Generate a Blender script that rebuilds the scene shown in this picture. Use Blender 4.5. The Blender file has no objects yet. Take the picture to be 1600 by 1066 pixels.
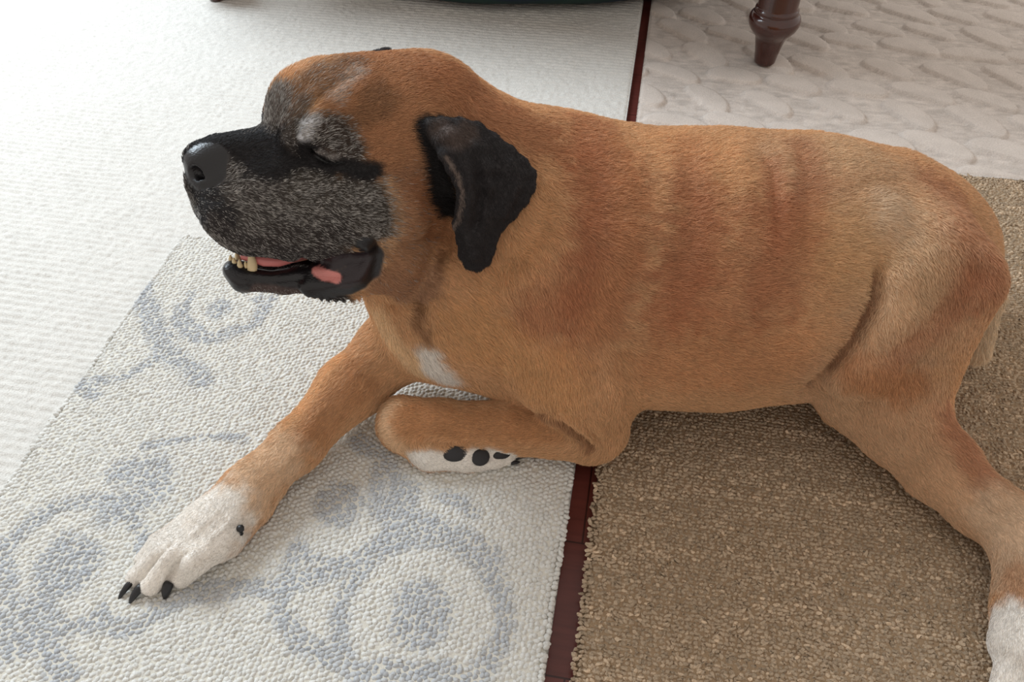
import bpy, bmesh, math, random
import numpy as np
from mathutils import Vector, Matrix
from mathutils.bvhtree import BVHTree

C = bpy.context.scene.collection
sc = bpy.context.scene
R = math.radians

# ---------------------------------------------------------------- camera, world, light, exposure
CAM_H, PITCH, FPX = 0.90, R(47), 1250.0
cam_d = bpy.data.cameras.new('camera'); cam = bpy.data.objects.new('camera', cam_d); C.objects.link(cam)
cam.location = (0, 0, CAM_H); cam.rotation_euler = (R(90) - PITCH, 0, 0)
cam_d.sensor_width = 36; cam_d.lens = 36 * FPX / 1600; cam_d.clip_start = 0.01
sc.camera = cam
sc.view_settings.view_transform = 'Standard'; sc.view_settings.look = 'None'
sc.view_settings.gamma = 1; sc.view_settings.use_curve_mapping = False
sc.view_settings.exposure = 0.0

world = bpy.data.worlds.new('room_light'); sc.world = world; world.use_nodes = True
bg = world.node_tree.nodes['Background']
bg.inputs[0].default_value = (1.0, 0.93, 0.86, 1); bg.inputs[1].default_value = 0.68

def area(name, loc, target, sx, sy, power, col):
    l = bpy.data.lights.new(name, 'AREA'); l.shape = 'RECTANGLE'; l.size = sx; l.size_y = sy
    l.energy = power; l.color = col
    o = bpy.data.objects.new(name, l); C.objects.link(o); o.location = loc
    o.rotation_euler = (Vector(target) - Vector(loc)).to_track_quat('-Z', 'Y').to_euler()
    return o
area('window_daylight', (-1.9, 2.3, 2.1), (-0.2, 0.7, 0), 1.4, 1.2, 95, (0.78, 0.90, 1.0))
area('window_daylight', (2.6, 3.2, 1.5), (0.4, 1.5, 0), .7, .9, 9, (0.9, 0.95, 1.0))

# ---------------------------------------------------------------- small helpers
_c, _s = math.cos(PITCH), math.sin(PITCH)
def P(px, py, Z):
    """point of the place at height Z seen along a photo pixel (used once, to measure the place)"""
    v = (py - 533) / FPX; u = (px - 800) / FPX; h = CAM_H - Z
    Y = (_c * h - v * _s * h) / (_s + v * _c)
    return np.array((u * (_c * Y + _s * h), Y, Z))

def tag(o, label=None, cat=None, group=None, kind=None):
    if label: o['label'] = label
    if cat: o['category'] = cat
    if group: o['group'] = group
    if kind: o['kind'] = kind
    return o

def mesh_obj(name, verts, faces, mat=None, parent=None, smooth=True):
    me = bpy.data.meshes.new(name)
    verts = np.asarray(verts, dtype=np.float32); 
    if isinstance(faces, np.ndarray):
        n, k = faces.shape
        me.vertices.add(len(verts)); me.vertices.foreach_set('co', verts.ravel())
        me.loops.add(n * k); me.loops.foreach_set('vertex_index', faces.ravel().astype(np.int32))
        me.polygons.add(n); me.polygons.foreach_set('loop_start', np.arange(0, n * k, k, dtype=np.int32))
        me.update(calc_edges=True); me.validate()
    else:
        me.from_pydata([tuple(map(float, v)) for v in verts], [], [tuple(f) for f in faces]); me.update()
    me.polygons.foreach_set('use_smooth', np.full(len(me.polygons), smooth))
    if mat: me.materials.append(mat)
    o = bpy.data.objects.new(name, me); C.objects.link(o)
    if parent: o.parent = parent
    return o
VOXQ, GROUND, NHAIR = 1.0, .001, 650000
# ---------------------------------------------------------------- the dog: a smooth-union field of tapered shapes, meshed once
HS = 1.0
def unit(v): v = np.asarray(v, float); return v / np.linalg.norm(v)
HTH, HPH, HRO = R(30), R(-2), R(18)
_F = np.array((-math.cos(HTH) * math.cos(HPH), -math.sin(HTH) * math.cos(HPH), math.sin(HPH)))
_L = unit(np.cross((0, 0, 1), _F)); _U = np.cross(_F, _L)
_L, _U = _L * math.cos(HRO) + _U * math.sin(HRO), _U * math.cos(HRO) - _L * math.sin(HRO)
HO = P(505, 240, 0.44) - _L * 0.045                                # between the eyes
def Hd(x, y, z): return HO + HS * (_F * x + _L * y + _U * z)
HM = np.stack([_F, _L, _U])                                          # rows: local axes
def to_head(p): return (p - HO) @ HM.T / HS

class Prim:
    def __init__(s, f, lo, hi, k, flow, tint, sub=False): s.f, s.lo, s.hi, s.k, s.flow, s.tint, s.sub = f, lo, hi, k, flow, tint, sub
PR = []
def _add(f, lo, hi, k, flow, tint, sub):
    PR.append(Prim(f, np.array(lo), np.array(hi), k, None if flow is None else unit(flow), tint, sub))
def cone(a, b, ra, rb, k=0.03, flow=None, tint=None, sub=False):
    a = np.array(a, float); b = np.array(b, float); ab = b - a; L2 = ab @ ab
    def f(X, Y, Z):
        px, py, pz = X - a[0], Y - a[1], Z - a[2]
        t = np.clip((px * ab[0] + py * ab[1] + pz * ab[2]) / L2, 0, 1)
        return np.sqrt((px - t * ab[0])**2 + (py - t * ab[1])**2 + (pz - t * ab[2])**2) - (ra + (rb - ra) * t)
    m = max(ra, rb); _add(f, np.minimum(a, b) - m, np.maximum(a, b) + m, k, ab if flow is None else flow, tint, sub)
def ell(c, r, k=0.03, ax=None, flow=None, tint=None, sub=False):
    c = np.array(c, float); r = np.array(r, float); A = np.eye(3) if ax is None else ax
    def f(X, Y, Z):
        dx, dy, dz = X - c[0], Y - c[1], Z - c[2]
        q = [(dx * A[i, 0] + dy * A[i, 1] + dz * A[i, 2]) for i in range(3)]
        k0 = np.sqrt(sum((q[i] / r[i])**2 for i in range(3))); k1 = np.sqrt(sum((q[i] / r[i]**2)**2 for i in range(3)))
        return k0 * (k0 - 1) / np.maximum(k1, 1e-6)
    m = np.sqrt(((A * r[:, None])**2).sum(0)); _add(f, c - m, c + m, k, flow, tint, sub)
def tri(a, b, c, r, k=0.01, flow=None, tint=None):
    a, b, c = [np.array(v, float) for v in (a, b, c)]
    ba, cb, ac = b - a, c - b, a - c; n = np.cross(ba, ac)
    def f(X, Y, Z):
        def sub(p): return X - p[0], Y - p[1], Z - p[2]
        def dt(u, v): return u[0] * v[0] + u[1] * v[1] + u[2] * v[2]
        pa, pb, pc = sub(a), sub(b), sub(c)
        ins = np.sign(dt(pa, np.cross(ba, n))) + np.sign(dt(pb, np.cross(cb, n))) + np.sign(dt(pc, np.cross(ac, n))) < 2
        def e2(e, p):
            t = np.clip(dt(p, e) / (e @ e), 0, 1)
            return (e[0] * t - p[0])**2 + (e[1] * t - p[1])**2 + (e[2] * t - p[2])**2
        ed = np.minimum(np.minimum(e2(ba, pa), e2(cb, pb)), e2(ac, pc))
        pl = dt(pa, n)**2 / (n @ n)
        return np.sqrt(np.where(ins, ed, pl)) - r
    _add(f, np.minimum(np.minimum(a, b), c) - r, np.maximum(np.maximum(a, b), c) + r, k, flow, tint, False)
def chain(pts, k=0.03, **kw):
    for (a, ra), (b, rb) in zip(pts[:-1], pts[1:]): cone(a, b, ra, rb, k, **kw)
def hell(x, y, z, rx, ry, rz, k=0.02, **kw): ell(Hd(x, y, z), (rx * HS, ry * HS, rz * HS), k, HM, **kw)
def hcone(a, b, ra, rb, k=0.02, **kw): cone(Hd(*a), Hd(*b), ra * HS, rb * HS, k, **kw)

CAMP = np.array((0, 0, CAM_H))
def ray(px, py):
    d = np.array(((px - 800) / FPX, _c - (py - 533) / FPX * _s, -_s - (py - 533) / FPX * _c)); return d / np.linalg.norm(d)
def hp(px, py, y=0.0):
    """head-local point at lateral offset y"""
    d = ray(px, py); n = _L; t = ((HO + n * y - CAMP) @ n) / (d @ n); q = to_head(CAMP + d * t); q[1] = y; return q
def field(p):
    a = .045
    for q in PR:
        if np.any(p < q.lo - q.k - .05) or np.any(p > q.hi + q.k + .05): continue
        d = float(q.f(p[0], p[1], p[2])); h = max(q.k - abs(a - d), 0) / q.k; a = min(a, d) - h * h * q.k * .25
    return a
def surf(px, py, off=0.0):
    """first point on the body built so far that lies along a measured direction, lifted by off"""
    d = ray(px, py); t = .45
    for _ in range(200):
        f_ = field(CAMP + d * t)
        if f_ < off + .0003: break
        t += max((f_ - off) * .8, .0003)
    return CAMP + d * t
def inn(px, py, r, bulge): return surf(px, py) + ray(px, py) * (r - bulge)
BACK = (1, 0.05, -0.15); DOWN = (0.25, -0.45, -0.85)
# torso
chain([(P(735, 430, .20), .122), (P(862, 398, .20), .170), (P(980, 422, .185), .173), (P(1120, 424, .18), .175), (P(1260, 419, .175), .167),
       (P(1380, 404, .165), .136), (P(1450, 400, .155), .080)], .04, flow=BACK)
# head: skull, brows, cheeks, muzzle, lips, jaw
def hell2(px, py, y, rx, ry, rz, k=.02, both=False, **kw):
    q = hp(px, py, y)
    for s in ((1, -1) if both else (1,)): hell(q[0], q[1] * s, q[2], rx, ry, rz, k, **kw)
def hcone2(a, b, ra, rb, k=.02, both=False, **kw):
    p, q = hp(*a), hp(*b)
    for s in ((1, -1) if both else (1,)): hcone(p * (1, s, 1), q * (1, s, 1), ra, rb, k, **kw)
FB = None
hell2(606, 200, 0, .092, .082, .064)
hell2(500, 170, 0, .054, .060, .046)
hell2(588, 305, .050, .062, .038, .056, .03, True)
hell2(556, 160, 0, .05, .062, .045)
hell2(478, 207, .037, .026, .022, .023, .012, True)
hcone2((425, 240, 0), (345, 240, 0), .028, .019)
hcone2((490, 300, 0), (350, 290, 0), .054, .033)
hell2(317, 250, 0, .019, .023, .018, .008)
hcone2((330, 285, .006), (352, 330, .018), .019, .018, .012, True)
for a, b in (((352, 330), (392, 358)), ((392, 358), (455, 371)), ((455, 371), (530, 374)), ((530, 374), (580, 350))):
    hcone2((a[0], a[1], .026 if a[0] < 400 else .034), (b[0], b[1], .034 if b[0] < 540 else .045), .0185, .0185, .018, True)
hell2(440, 320, .026, .07, .022, .04, .025, True)
hell2(520, 330, .036, .055, .024, .04, .025, True)
hcone2((366, 425, .004), (380, 436, .008), .0100, .0130, .008, True)
hcone2((380, 436, .008), (445, 442, .016), .0130, .0115, .008, True)
hcone2((445, 440, .016), (545, 425, .034), .0130, .024, .008, True)
hcone2((545, 425, .030), (600, 400, .035), .024, .03, .012, True)
# neck and throat
cone(Hd(*hp(665, 205, 0)), P(820, 332, .28), .074, .118, .05, flow=BACK)
cone(Hd(*hp(610, 390, 0)), P(690, 440, .20), .052, .105, .03, flow=DOWN)
cone(P(700, 515, .14), P(850, 575, .09), .065, .055, .04, flow=DOWN)
# near shoulder, upper arm, forearm, folded paw
_a = inn(885, 430, .10, .012); _b = inn(905, 570, .08, .020)
cone(_a, _b, .10, .075, .03, flow=DOWN)
cone(_b, P(930, 668, .052), .070, .043, .03, flow=DOWN)
chain([(P(915, 672, .045), .041), (P(800, 668, .044), .033), (P(690, 663, .044), .029), (P(630, 660, .046), .0335)], .014)
cone(P(632, 672, .036), P(672, 704, .024), .027, .024, .014)
chain([(P(672, 704, .024), .024), (P(728, 713, .020), .020)], .012)
for (x, y, r) in ((760, 722, .0125), (784, 720, .0115), (800, 710, .0105)):
    cone(P(728, 713, .020), P(x - 10, y - 2, .016), .018, r, .006); cone(P(x - 10, y - 2, .016), P(x + 8, y - 3, .013), r, r * .75, .004)
# far front leg reaching out to the left
chain([(P(690, 520, .13), .06), (P(618, 542, .095), .045), (P(545, 608, .070), .038), (P(465, 695, .048), .029), (P(395, 760, .036), .031)], .02)
cone(P(400, 758, .034), P(325, 815, .030), .027, .029, .02)
cone(P(385, 795, .028), P(345, 840, .026), .026, .026, .02)
TOES = [((300, 812, .026), (248, 850, .026), (224, 874, .012), .0115), ((312, 815, .030), (252, 862, .033), (211, 903, .013), .0125),
        ((328, 832, .030), (272, 868, .036), (236, 914, .015), .0145), ((352, 845, .028), (304, 876, .033), (284, 900, .015), .0165)]
for a, b, c, r in TOES:
    cone(P(*a), P(*b), r + .002, r, .010); cone(P(*b), P(*c), r, r * .82, .006)
# near hind leg
_a = inn(1420, 420, .09, .010)
cone(_a, P(1384, 590, .10), .086, .080, .022, flow=DOWN)
cone(inn(1500, 440, .06, .006), P(1396, 600, .09), .048, .050, .02, flow=DOWN)
chain([(P(1366, 608, .082), .073), (P(1406, 660, .072), .052), (P(1468, 728, .055), .043), (P(1530, 788, .046), .034), (P(1587, 835, .044), .031)], .02)
cone(P(1560, 790, .05), P(1610, 815, .05), .02, .028, .02)
chain([(P(1598, 850, .042), .033), (P(1606, 950, .034), .030), (P(1603, 1010, .030), .036)], .02)
for (a, b) in (((1590, 1010), (1568, 1085)), ((1604, 1015), (1594, 1098)), ((1620, 1012), (1622, 1098)), ((1636, 1008), (1648, 1085))):
    cone(P(a[0], a[1], .03), P(b[0], b[1], .016), .017, .014, .007)
_t = [(inn(1408, 430, .05, .004), .050), (inn(1385, 500, .05, .012), .050), (inn(1345, 560, .045, .016), .045), (P(1318, 612, .095), .034)]
chain(_t, .012, flow=DOWN)
# far hind leg folded under the belly
cone(P(1400, 380, .12), P(1255, 570, .045), .10, .045, .02, flow=DOWN)
# tail
chain([(P(1516, 400, .165), .030), (P(1539, 462, .105), .021)], .015)
cone(P(1539, 462, .105), P(1526, 548, .038), .021, .016, .008, tint='tail')
# serrated black lip at the mouth corner
for (x, y) in ((476, 452), (486, 456), (497, 458), (508, 460), (520, 461), (532, 461), (544, 459), (555, 455), (565, 449), (573, 442)):
    q = hp(x, y, .040); hcone(q, q + np.array((-.001, .002, -.0085)), .0036, .0020, .0015)
hcone2((480, 446, .036), (545, 447, .040), .009, .012, .006, True)
# near ear: a folded hanging flap
def lerp(a, b, t): return a + (b - a) * t
_rim = [(672, 196, .004), (690, 192, .006), (718, 192, .010), (745, 200, .014), (770, 216, .017), (795, 236, .017), (816, 254, .014), (829, 272, .011), (829, 292, .010),
        (817, 314, .011), (800, 334, .012), (782, 352, .012), (770, 370, .012), (766, 390, .012), (760, 408, .012), (747, 417, .013), (733, 413, .013), (724, 398, .014), (722, 375, .017),
        (716, 350, .020), (722, 325, .025), (724, 302, .028), (718, 282, .029), (706, 262, .027), (694, 242, .023), (685, 222, .014)]
_mid = [(712, 214, .018), (740, 232, .026), (752, 262, .030), (762, 290, .029), (756, 330, .026), (746, 372, .022), (744, 395, .019)]
EPR = [surf(*q) for q in _rim]; EPM = [surf(*q) for q in _mid]
_pairs = [(0, 0), (1, 0), (2, 0), (3, 1), (4, 1), (5, 2), (6, 2), (7, 3), (8, 3), (9, 3), (10, 4), (11, 4), (12, 5), (13, 5), (14, 6), (15, 6), (16, 6), (17, 6), (18, 5), (19, 4), (20, 4), (21, 3), (22, 2), (23, 1), (24, 1), (25, 0)]
for i_ in range(len(_rim)):
    j_ = (i_ + 1) % len(_rim); ma, mb = EPM[_pairs[i_][1]], EPM[_pairs[j_][1]]
    tri(EPR[i_], EPR[j_], ma, .0036, .006, flow=(.3, -.2, -1), tint='ear')
    if _pairs[i_][1] != _pairs[j_][1]: tri(ma, mb, EPR[j_], .0036, .006, flow=(.3, -.2, -1), tint='ear')
    cone(EPR[i_], EPR[j_], .0042, .0042, .004, flow=(.3, -.2, -1), tint='ear')
cone(surf(668, 205, -.004), surf(700, 285, -.003), .009, .008, .012)
# far ear, folded down on the other side
_q = [np.array(v) for v in ((-.090, -.082, .052), (-.135, -.088, .050), (-.150, -.110, -.020), (-.120, -.104, -.085), (-.092, -.104, -.030))]
for i_ in (1, 2, 3): tri(Hd(*_q[0]), Hd(*_q[i_]), Hd(*_q[i_ + 1]), .005, .008, flow=(.3, .2, -1), tint='ear')
_n = hp(316, 273, .0145)
for s_ in (1, -1):
    q = _n * (1, s_, 1); cone(Hd(*(q + (.005, s_ * .003, .005))), Hd(*(q + (-.004, s_ * .003, -.006))), .0060, .0045, .003, sub=True)
    cone(Hd(*(q + (-.004, s_ * .004, -.009))), Hd(*(q + (-.018, s_ * .009, -.003))), .0030, .0015, .002, sub=True)
# ---------------------------------------------------------------- field -> mesh
def axis(segs):
    out = [segs[0][0]]
    for a, b, h in segs:
        n = max(1, int(round((b - a) / h))); out += list(np.linspace(a, b, n + 1)[1:])
    return np.array(out, dtype=np.float32)
Q = VOXQ
gx = axis([(-.50, .02, .0021 * Q), (.02, .88, .0036 * Q)]); gy = axis([(.24, .60, .0026 * Q), (.60, 1.15, .0032 * Q)]); gz = axis([(-.01, .10, .0026 * Q), (.10, .28, .0034 * Q), (.28, .62, .0021 * Q)])
D = np.full((len(gx), len(gy), len(gz)), .05, dtype=np.float32)
for p in PR:
    pad = p.k + .022
    sl = []
    for g, lo, hi in zip((gx, gy, gz), p.lo, p.hi):
        sl.append(slice(max(0, np.searchsorted(g, lo - pad)), min(len(g), np.searchsorted(g, hi + pad) + 1)))
    X, Y, Z = gx[sl[0]][:, None, None], gy[sl[1]][None, :, None], gz[sl[2]][None, None, :]
    d = p.f(X, Y, Z).astype(np.float32); A = D[tuple(sl)]
    if p.sub:
        d = -d; h = np.maximum(p.k - np.abs(A - d), 0) / p.k; D[tuple(sl)] = np.maximum(A, d) + h * h * p.k * .25
    else:
        h = np.maximum(p.k - np.abs(A - d), 0) / p.k; D[tuple(sl)] = np.minimum(A, d) + -h * h * p.k * .25
D = np.maximum(D, (GROUND - gz)[None, None, :].astype(np.float32))

def surface_nets(D, gx, gy, gz):
    S = D < 0
    c = [S[i:S.shape[0] - 1 + i, j:S.shape[1] - 1 + j, k:S.shape[2] - 1 + k] for i in (0, 1) for j in (0, 1) for k in (0, 1)]
    tot = sum(x.astype(np.uint8) for x in c); act = (tot > 0) & (tot < 8)
    idx = np.argwhere(act); ids = np.full(act.shape, -1, np.int32); ids[act] = np.arange(len(idx))
    pos = np.zeros((len(idx), 3)); cnt = np.zeros(len(idx)); G = (gx, gy, gz)
    for ax in range(3):
        o1, o2 = [a for a in range(3) if a != ax]
        for u in (0, 1):
            for v in (0, 1):
                a = idx.copy(); a[:, o1] += u; a[:, o2] += v; b = a.copy(); b[:, ax] += 1
                da = D[a[:, 0], a[:, 1], a[:, 2]]; db = D[b[:, 0], b[:, 1], b[:, 2]]
                m = (da < 0) != (db < 0); t = np.where(m, da / np.where(m, da - db, 1), 0)
                for q in range(3):
                    pa, pb = G[q][a[:, q]], G[q][b[:, q]]; pos[:, q] += np.where(m, pa + (pb - pa) * t, 0)
                cnt += m
    pos /= cnt[:, None]
    F = []
    for ax in range(3):
        o1, o2 = (ax + 1) % 3, (ax + 2) % 3
        a = [slice(None)] * 3; b = [slice(None)] * 3; a[ax] = slice(0, -1); b[ax] = slice(1, None)
        sa, sb = S[tuple(a)], S[tuple(b)]; e = np.argwhere(sa != sb)
        e = e[(e[:, o1] > 0) & (e[:, o2] > 0) & (e[:, o1] < D.shape[o1] - 1) & (e[:, o2] < D.shape[o2] - 1)]
        flip = sa[e[:, 0], e[:, 1], e[:, 2]]
        q = []
        for du, dv in ((0, 0), (1, 0), (1, 1), (0, 1)):
            w = e.copy(); w[:, o1] -= 1 - du; w[:, o2] -= 1 - dv; q.append(ids[w[:, 0], w[:, 1], w[:, 2]])
        q = np.stack(q, 1); q[~flip] = q[~flip][:, ::-1]; F.append(q)
    return pos, np.concatenate(F)
V, FA = surface_nets(D, gx, gy, gz)
del D
def smooth(V, F, it, w=.5):
    E_ = np.concatenate([F[:, [0, 1]], F[:, [1, 2]], F[:, [2, 3]], F[:, [3, 0]]]); n = len(V)
    cn = np.bincount(E_[:, 0], minlength=n).astype(float)
    for _ in range(it):
        for ww in (w, -w * .98):
            A = np.stack([np.bincount(E_[:, 0], V[E_[:, 1], q], minlength=n) for q in range(3)], 1) / cn[:, None]
            V = V + ww * (A - V)
    return V
V = smooth(V, FA, 3)
print('DOG verts', len(V))
# ---------------------------------------------------------------- folds, markings, painted crease shade and coat
def lin(r, g, b): return np.array([((v / 255 + .055) / 1.055)**2.4 if v > 10.3 else v / 255 / 12.92 for v in (r, g, b)])
bvh = BVHTree.FromPolygons([tuple(v) for v in V], [tuple(int(i) for i in f) for f in FA])
def hit(px, py):
    """where a measured direction first meets the dog"""
    h = bvh.ray_cast(Vector(CAMP), Vector(ray(px, py)))
    return (np.array(h[0]), np.array(h[1])) if h[0] is not None else (None, None)
def poly(pts):
    out = []
    for (a, b) in zip(pts[:-1], pts[1:]):
        n = max(1, int(math.hypot(b[0] - a[0], b[1] - a[1]) / 14))
        for i in range(n):
            out.append((a[0] + (b[0] - a[0]) * i / n, a[1] + (b[1] - a[1]) * i / n))
    out.append(pts[-1]); r = [hit(*q)[0] for q in out]; return np.array([q for q in r if q is not None])
def dist_line(Vv, L):
    d = np.full(len(Vv), 9.0)
    if len(L) == 1: return np.linalg.norm(Vv - L[0], axis=1)
    for a, b in zip(L[:-1], L[1:]):
        if np.linalg.norm(b - a) > .08: continue
        ab = b - a; t = np.clip((Vv - a) @ ab / max(ab @ ab, 1e-12), 0, 1); d = np.minimum(d, np.linalg.norm(Vv - a - t[:, None] * ab, axis=1))
    return d
def normals(Vv, F):
    n = np.cross(Vv[F[:, 2]] - Vv[F[:, 0]], Vv[F[:, 3]] - Vv[F[:, 1]]); N = np.zeros_like(Vv)
    for k in range(4):
        for q in range(3): N[:, q] += np.bincount(F[:, k], n[:, q], minlength=len(Vv))
    return N / np.maximum(np.linalg.norm(N, axis=1), 1e-9)[:, None]
def head_mirror(L): q = to_head(L); q[:, 1] *= -1; return HO + HS * (q @ HM)
def sm(x): x = np.clip(x, 0, 1); return x * x * (3 - 2 * x)
N0 = normals(V, FA); VPRE = V.copy()
# (points, width, height): creases are negative, ridges positive
FOLDS = [
    ([(484, 232), (491, 243), (503, 252), (518, 256), (534, 253)], .0030, -.0050, 1),
    ([(486, 222), (500, 236), (520, 246), (538, 244)], .0060, .0035, 1),
    ([(492, 256), (508, 264), (530, 264)], .0050, .0022, 1),
    ([(455, 236), (456, 210), (468, 182), (490, 158), (522, 132), (552, 116)], .0050, -.0032, 0),
    ([(430, 205), (440, 180), (456, 155), (480, 132)], .0050, -.0020, 0),
    ([(470, 215), (480, 195), (498, 188)], .0070, .0022, 1),
    ([(318, 293), (332, 292), (346, 280)], .0025, -.0022, 1),
    ([(300, 296), (318, 312), (340, 312)], .0040, -.0018, 1),
    ([(700, 345), (694, 385), (672, 430), (648, 470), (652, 500)], .0090, -.0080, 0),
    ([(598, 474), (630, 482), (658, 480)], .0060, -.0070, 0), ([(600, 445), (640, 450), (665, 440)], .0180, .0050, 0),
    ([(585, 440), (592, 400), (600, 350)], .0070, -.0040, 0),
    ([(640, 320), (650, 380), (632, 430)], .0160, .0050, 0),
    ([(690, 440), (665, 490), (672, 520)], .0060, -.0045, 0),
    ([(855, 320), (838, 365), (800, 402), (770, 425)], .0120, -.0060, 0),
    ([(905, 205), (925, 260), (930, 330), (910, 400), (850, 470)], .0200, -.0050, 0),
    ([(980, 260), (990, 350), (960, 450)], .0180, .0030, 0),
    ([(1075, 235), (1080, 320), (1060, 420)], .0160, -.0030, 0),
    ([(1180, 225), (1205, 270), (1212, 360)], .0090, -.0035, 0),
    ([(1250, 230), (1255, 300), (1250, 380)], .0140, -.0030, 0),
    ([(1150, 240), (1165, 330)], .0130, .0025, 0), ([(1228, 240), (1232, 330)], .0130, .0025, 0),
    ([(1330, 300), (1365, 285), (1400, 285)], .0100, -.0025, 0),
    ([(1395, 325), (1385, 345)], .0180, .0050, 0),
    ([(1372, 425), (1366, 470), (1337, 528), (1302, 572), (1270, 598), (1262, 606)], .0085, -.0120, 0),
    ([(1400, 440), (1388, 500), (1355, 560), (1310, 605)], .0180, .0060, 0),
    ([(1525, 430), (1485, 475), (1445, 520), (1395, 552)], .0160, -.0070, 0),
    ([(1480, 660), (1440, 655), (1420, 662)], .0080, -.0030, 0),
    ([(1540, 745), (1550, 765), (1556, 790)], .0080, .0040, 0), ([(1550, 800), (1530, 775), (1515, 745)], .0070, -.0030, 0),
    ([(832, 640), (870, 655), (905, 680), (925, 700)], .0055, -.0090, 0),
    ([(850, 640), (890, 648), (915, 662), (935, 690)], .0050, -.0040, 0),
    ([(925, 665), (932, 672)], .0080, .0030, 0),
    ([(900, 500), (940, 560), (960, 620)], .0150, .0040, 0),
    ([(975, 560), (978, 600), (976, 645)], .0100, -.0050, 0),
    ([(500, 640), (470, 690), (440, 730)], .0070, .0025, 0),
    ([(268, 850), (245, 872), (222, 905)], .0030, -.0045, 0), ([(292, 862), (276, 882), (262, 906)], .0032, -.0055, 0), ([(250, 842), (232, 862)], .0025, -.0025, 0),
    ([(300, 872), (296, 880)], .008, .002, 0), ([(268, 862), (262, 868)], .007, .002, 0), ([(300, 835), (340, 800)], .0035, .0015, 0), ([(322, 850), (362, 812)], .0035, .0012, 0),
    ([(745, 725), (770, 716)], .002, -.003, 0), ([(775, 716), (800, 711)], .002, -.003, 0),
    ([(470, 405), (500, 410), (545, 402)], .0060, -.0050, 0),
    ([(500, 428), (522, 433)], .0080, -.0040, 0),
    ([(702, 212), (722, 250), (733, 300), (728, 350), (738, 395)], .0080, .0065, 0), ([(748, 262), (752, 310), (746, 350)], .0070, -.0055, 0),
    ([(795, 255), (803, 290), (785, 330)], .0090, .0060, 0), ([(770, 240), (778, 290), (765, 330)], .006, -.002, 0),
    ([(352, 420), (362, 436), (384, 440)], .0040, .0020, 0), ([(375, 436), (420, 440), (470, 436)], .0040, -.0020, 1),
    ([(520, 445), (560, 435), (578, 405), (572, 385)], .0060, .0040, 0),
]
DV = np.zeros(len(V))
for pts, w, h, mir in FOLDS:
    L = poly(pts)
    if len(L) < 1: continue
    for LL in ((L, head_mirror(L)) if mir else (L,)):
        d = dist_line(V, LL); DV += h * np.exp(-(d / w)**2)
V = V + N0 * DV[:, None]; V = smooth(V, FA, 2)
V[:, 2] = np.maximum(V[:, 2], GROUND)
NRM = normals(V, FA); FA_ok = FA
bvh = BVHTree.FromPolygons([tuple(v) for v in V], [tuple(int(i) for i in f) for f in FA])

# smooth value noise
_rng = np.random.RandomState(7); _NZ = _rng.rand(64, 64, 64).astype(np.float32)
def noise(p, sc):
    q = p / sc + 100.5; i = np.floor(q).astype(int); f = q - i; f = f * f * (3 - 2 * f); out = 0
    for dx in (0, 1):
        for dy in (0, 1):
            for dz in (0, 1):
                w = (f[:, 0] if dx else 1 - f[:, 0]) * (f[:, 1] if dy else 1 - f[:, 1]) * (f[:, 2] if dz else 1 - f[:, 2])
                out = out + w * _NZ[(i[:, 0] + dx) % 64, (i[:, 1] + dy) % 64, (i[:, 2] + dz) % 64]
    return out
FAWN = lin(217, 172, 128); RED = lin(180, 112, 76); PALE = lin(230, 200, 164); BLACK = lin(30, 27, 28); GREY = lin(92, 84, 78); WHITE = lin(236, 230, 222)
BROWN = lin(150, 98, 62); DARK = lin(38, 34, 34); PINK = lin(222, 140, 132); CREAM = lin(224, 200, 172)
COL = np.tile(FAWN, (len(V), 1)); LEN = np.full(len(V), .0085); SALT = np.zeros(len(V))
def mixc(m, c): global COL; COL = COL * (1 - m[:, None]) + c * m[:, None]
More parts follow.
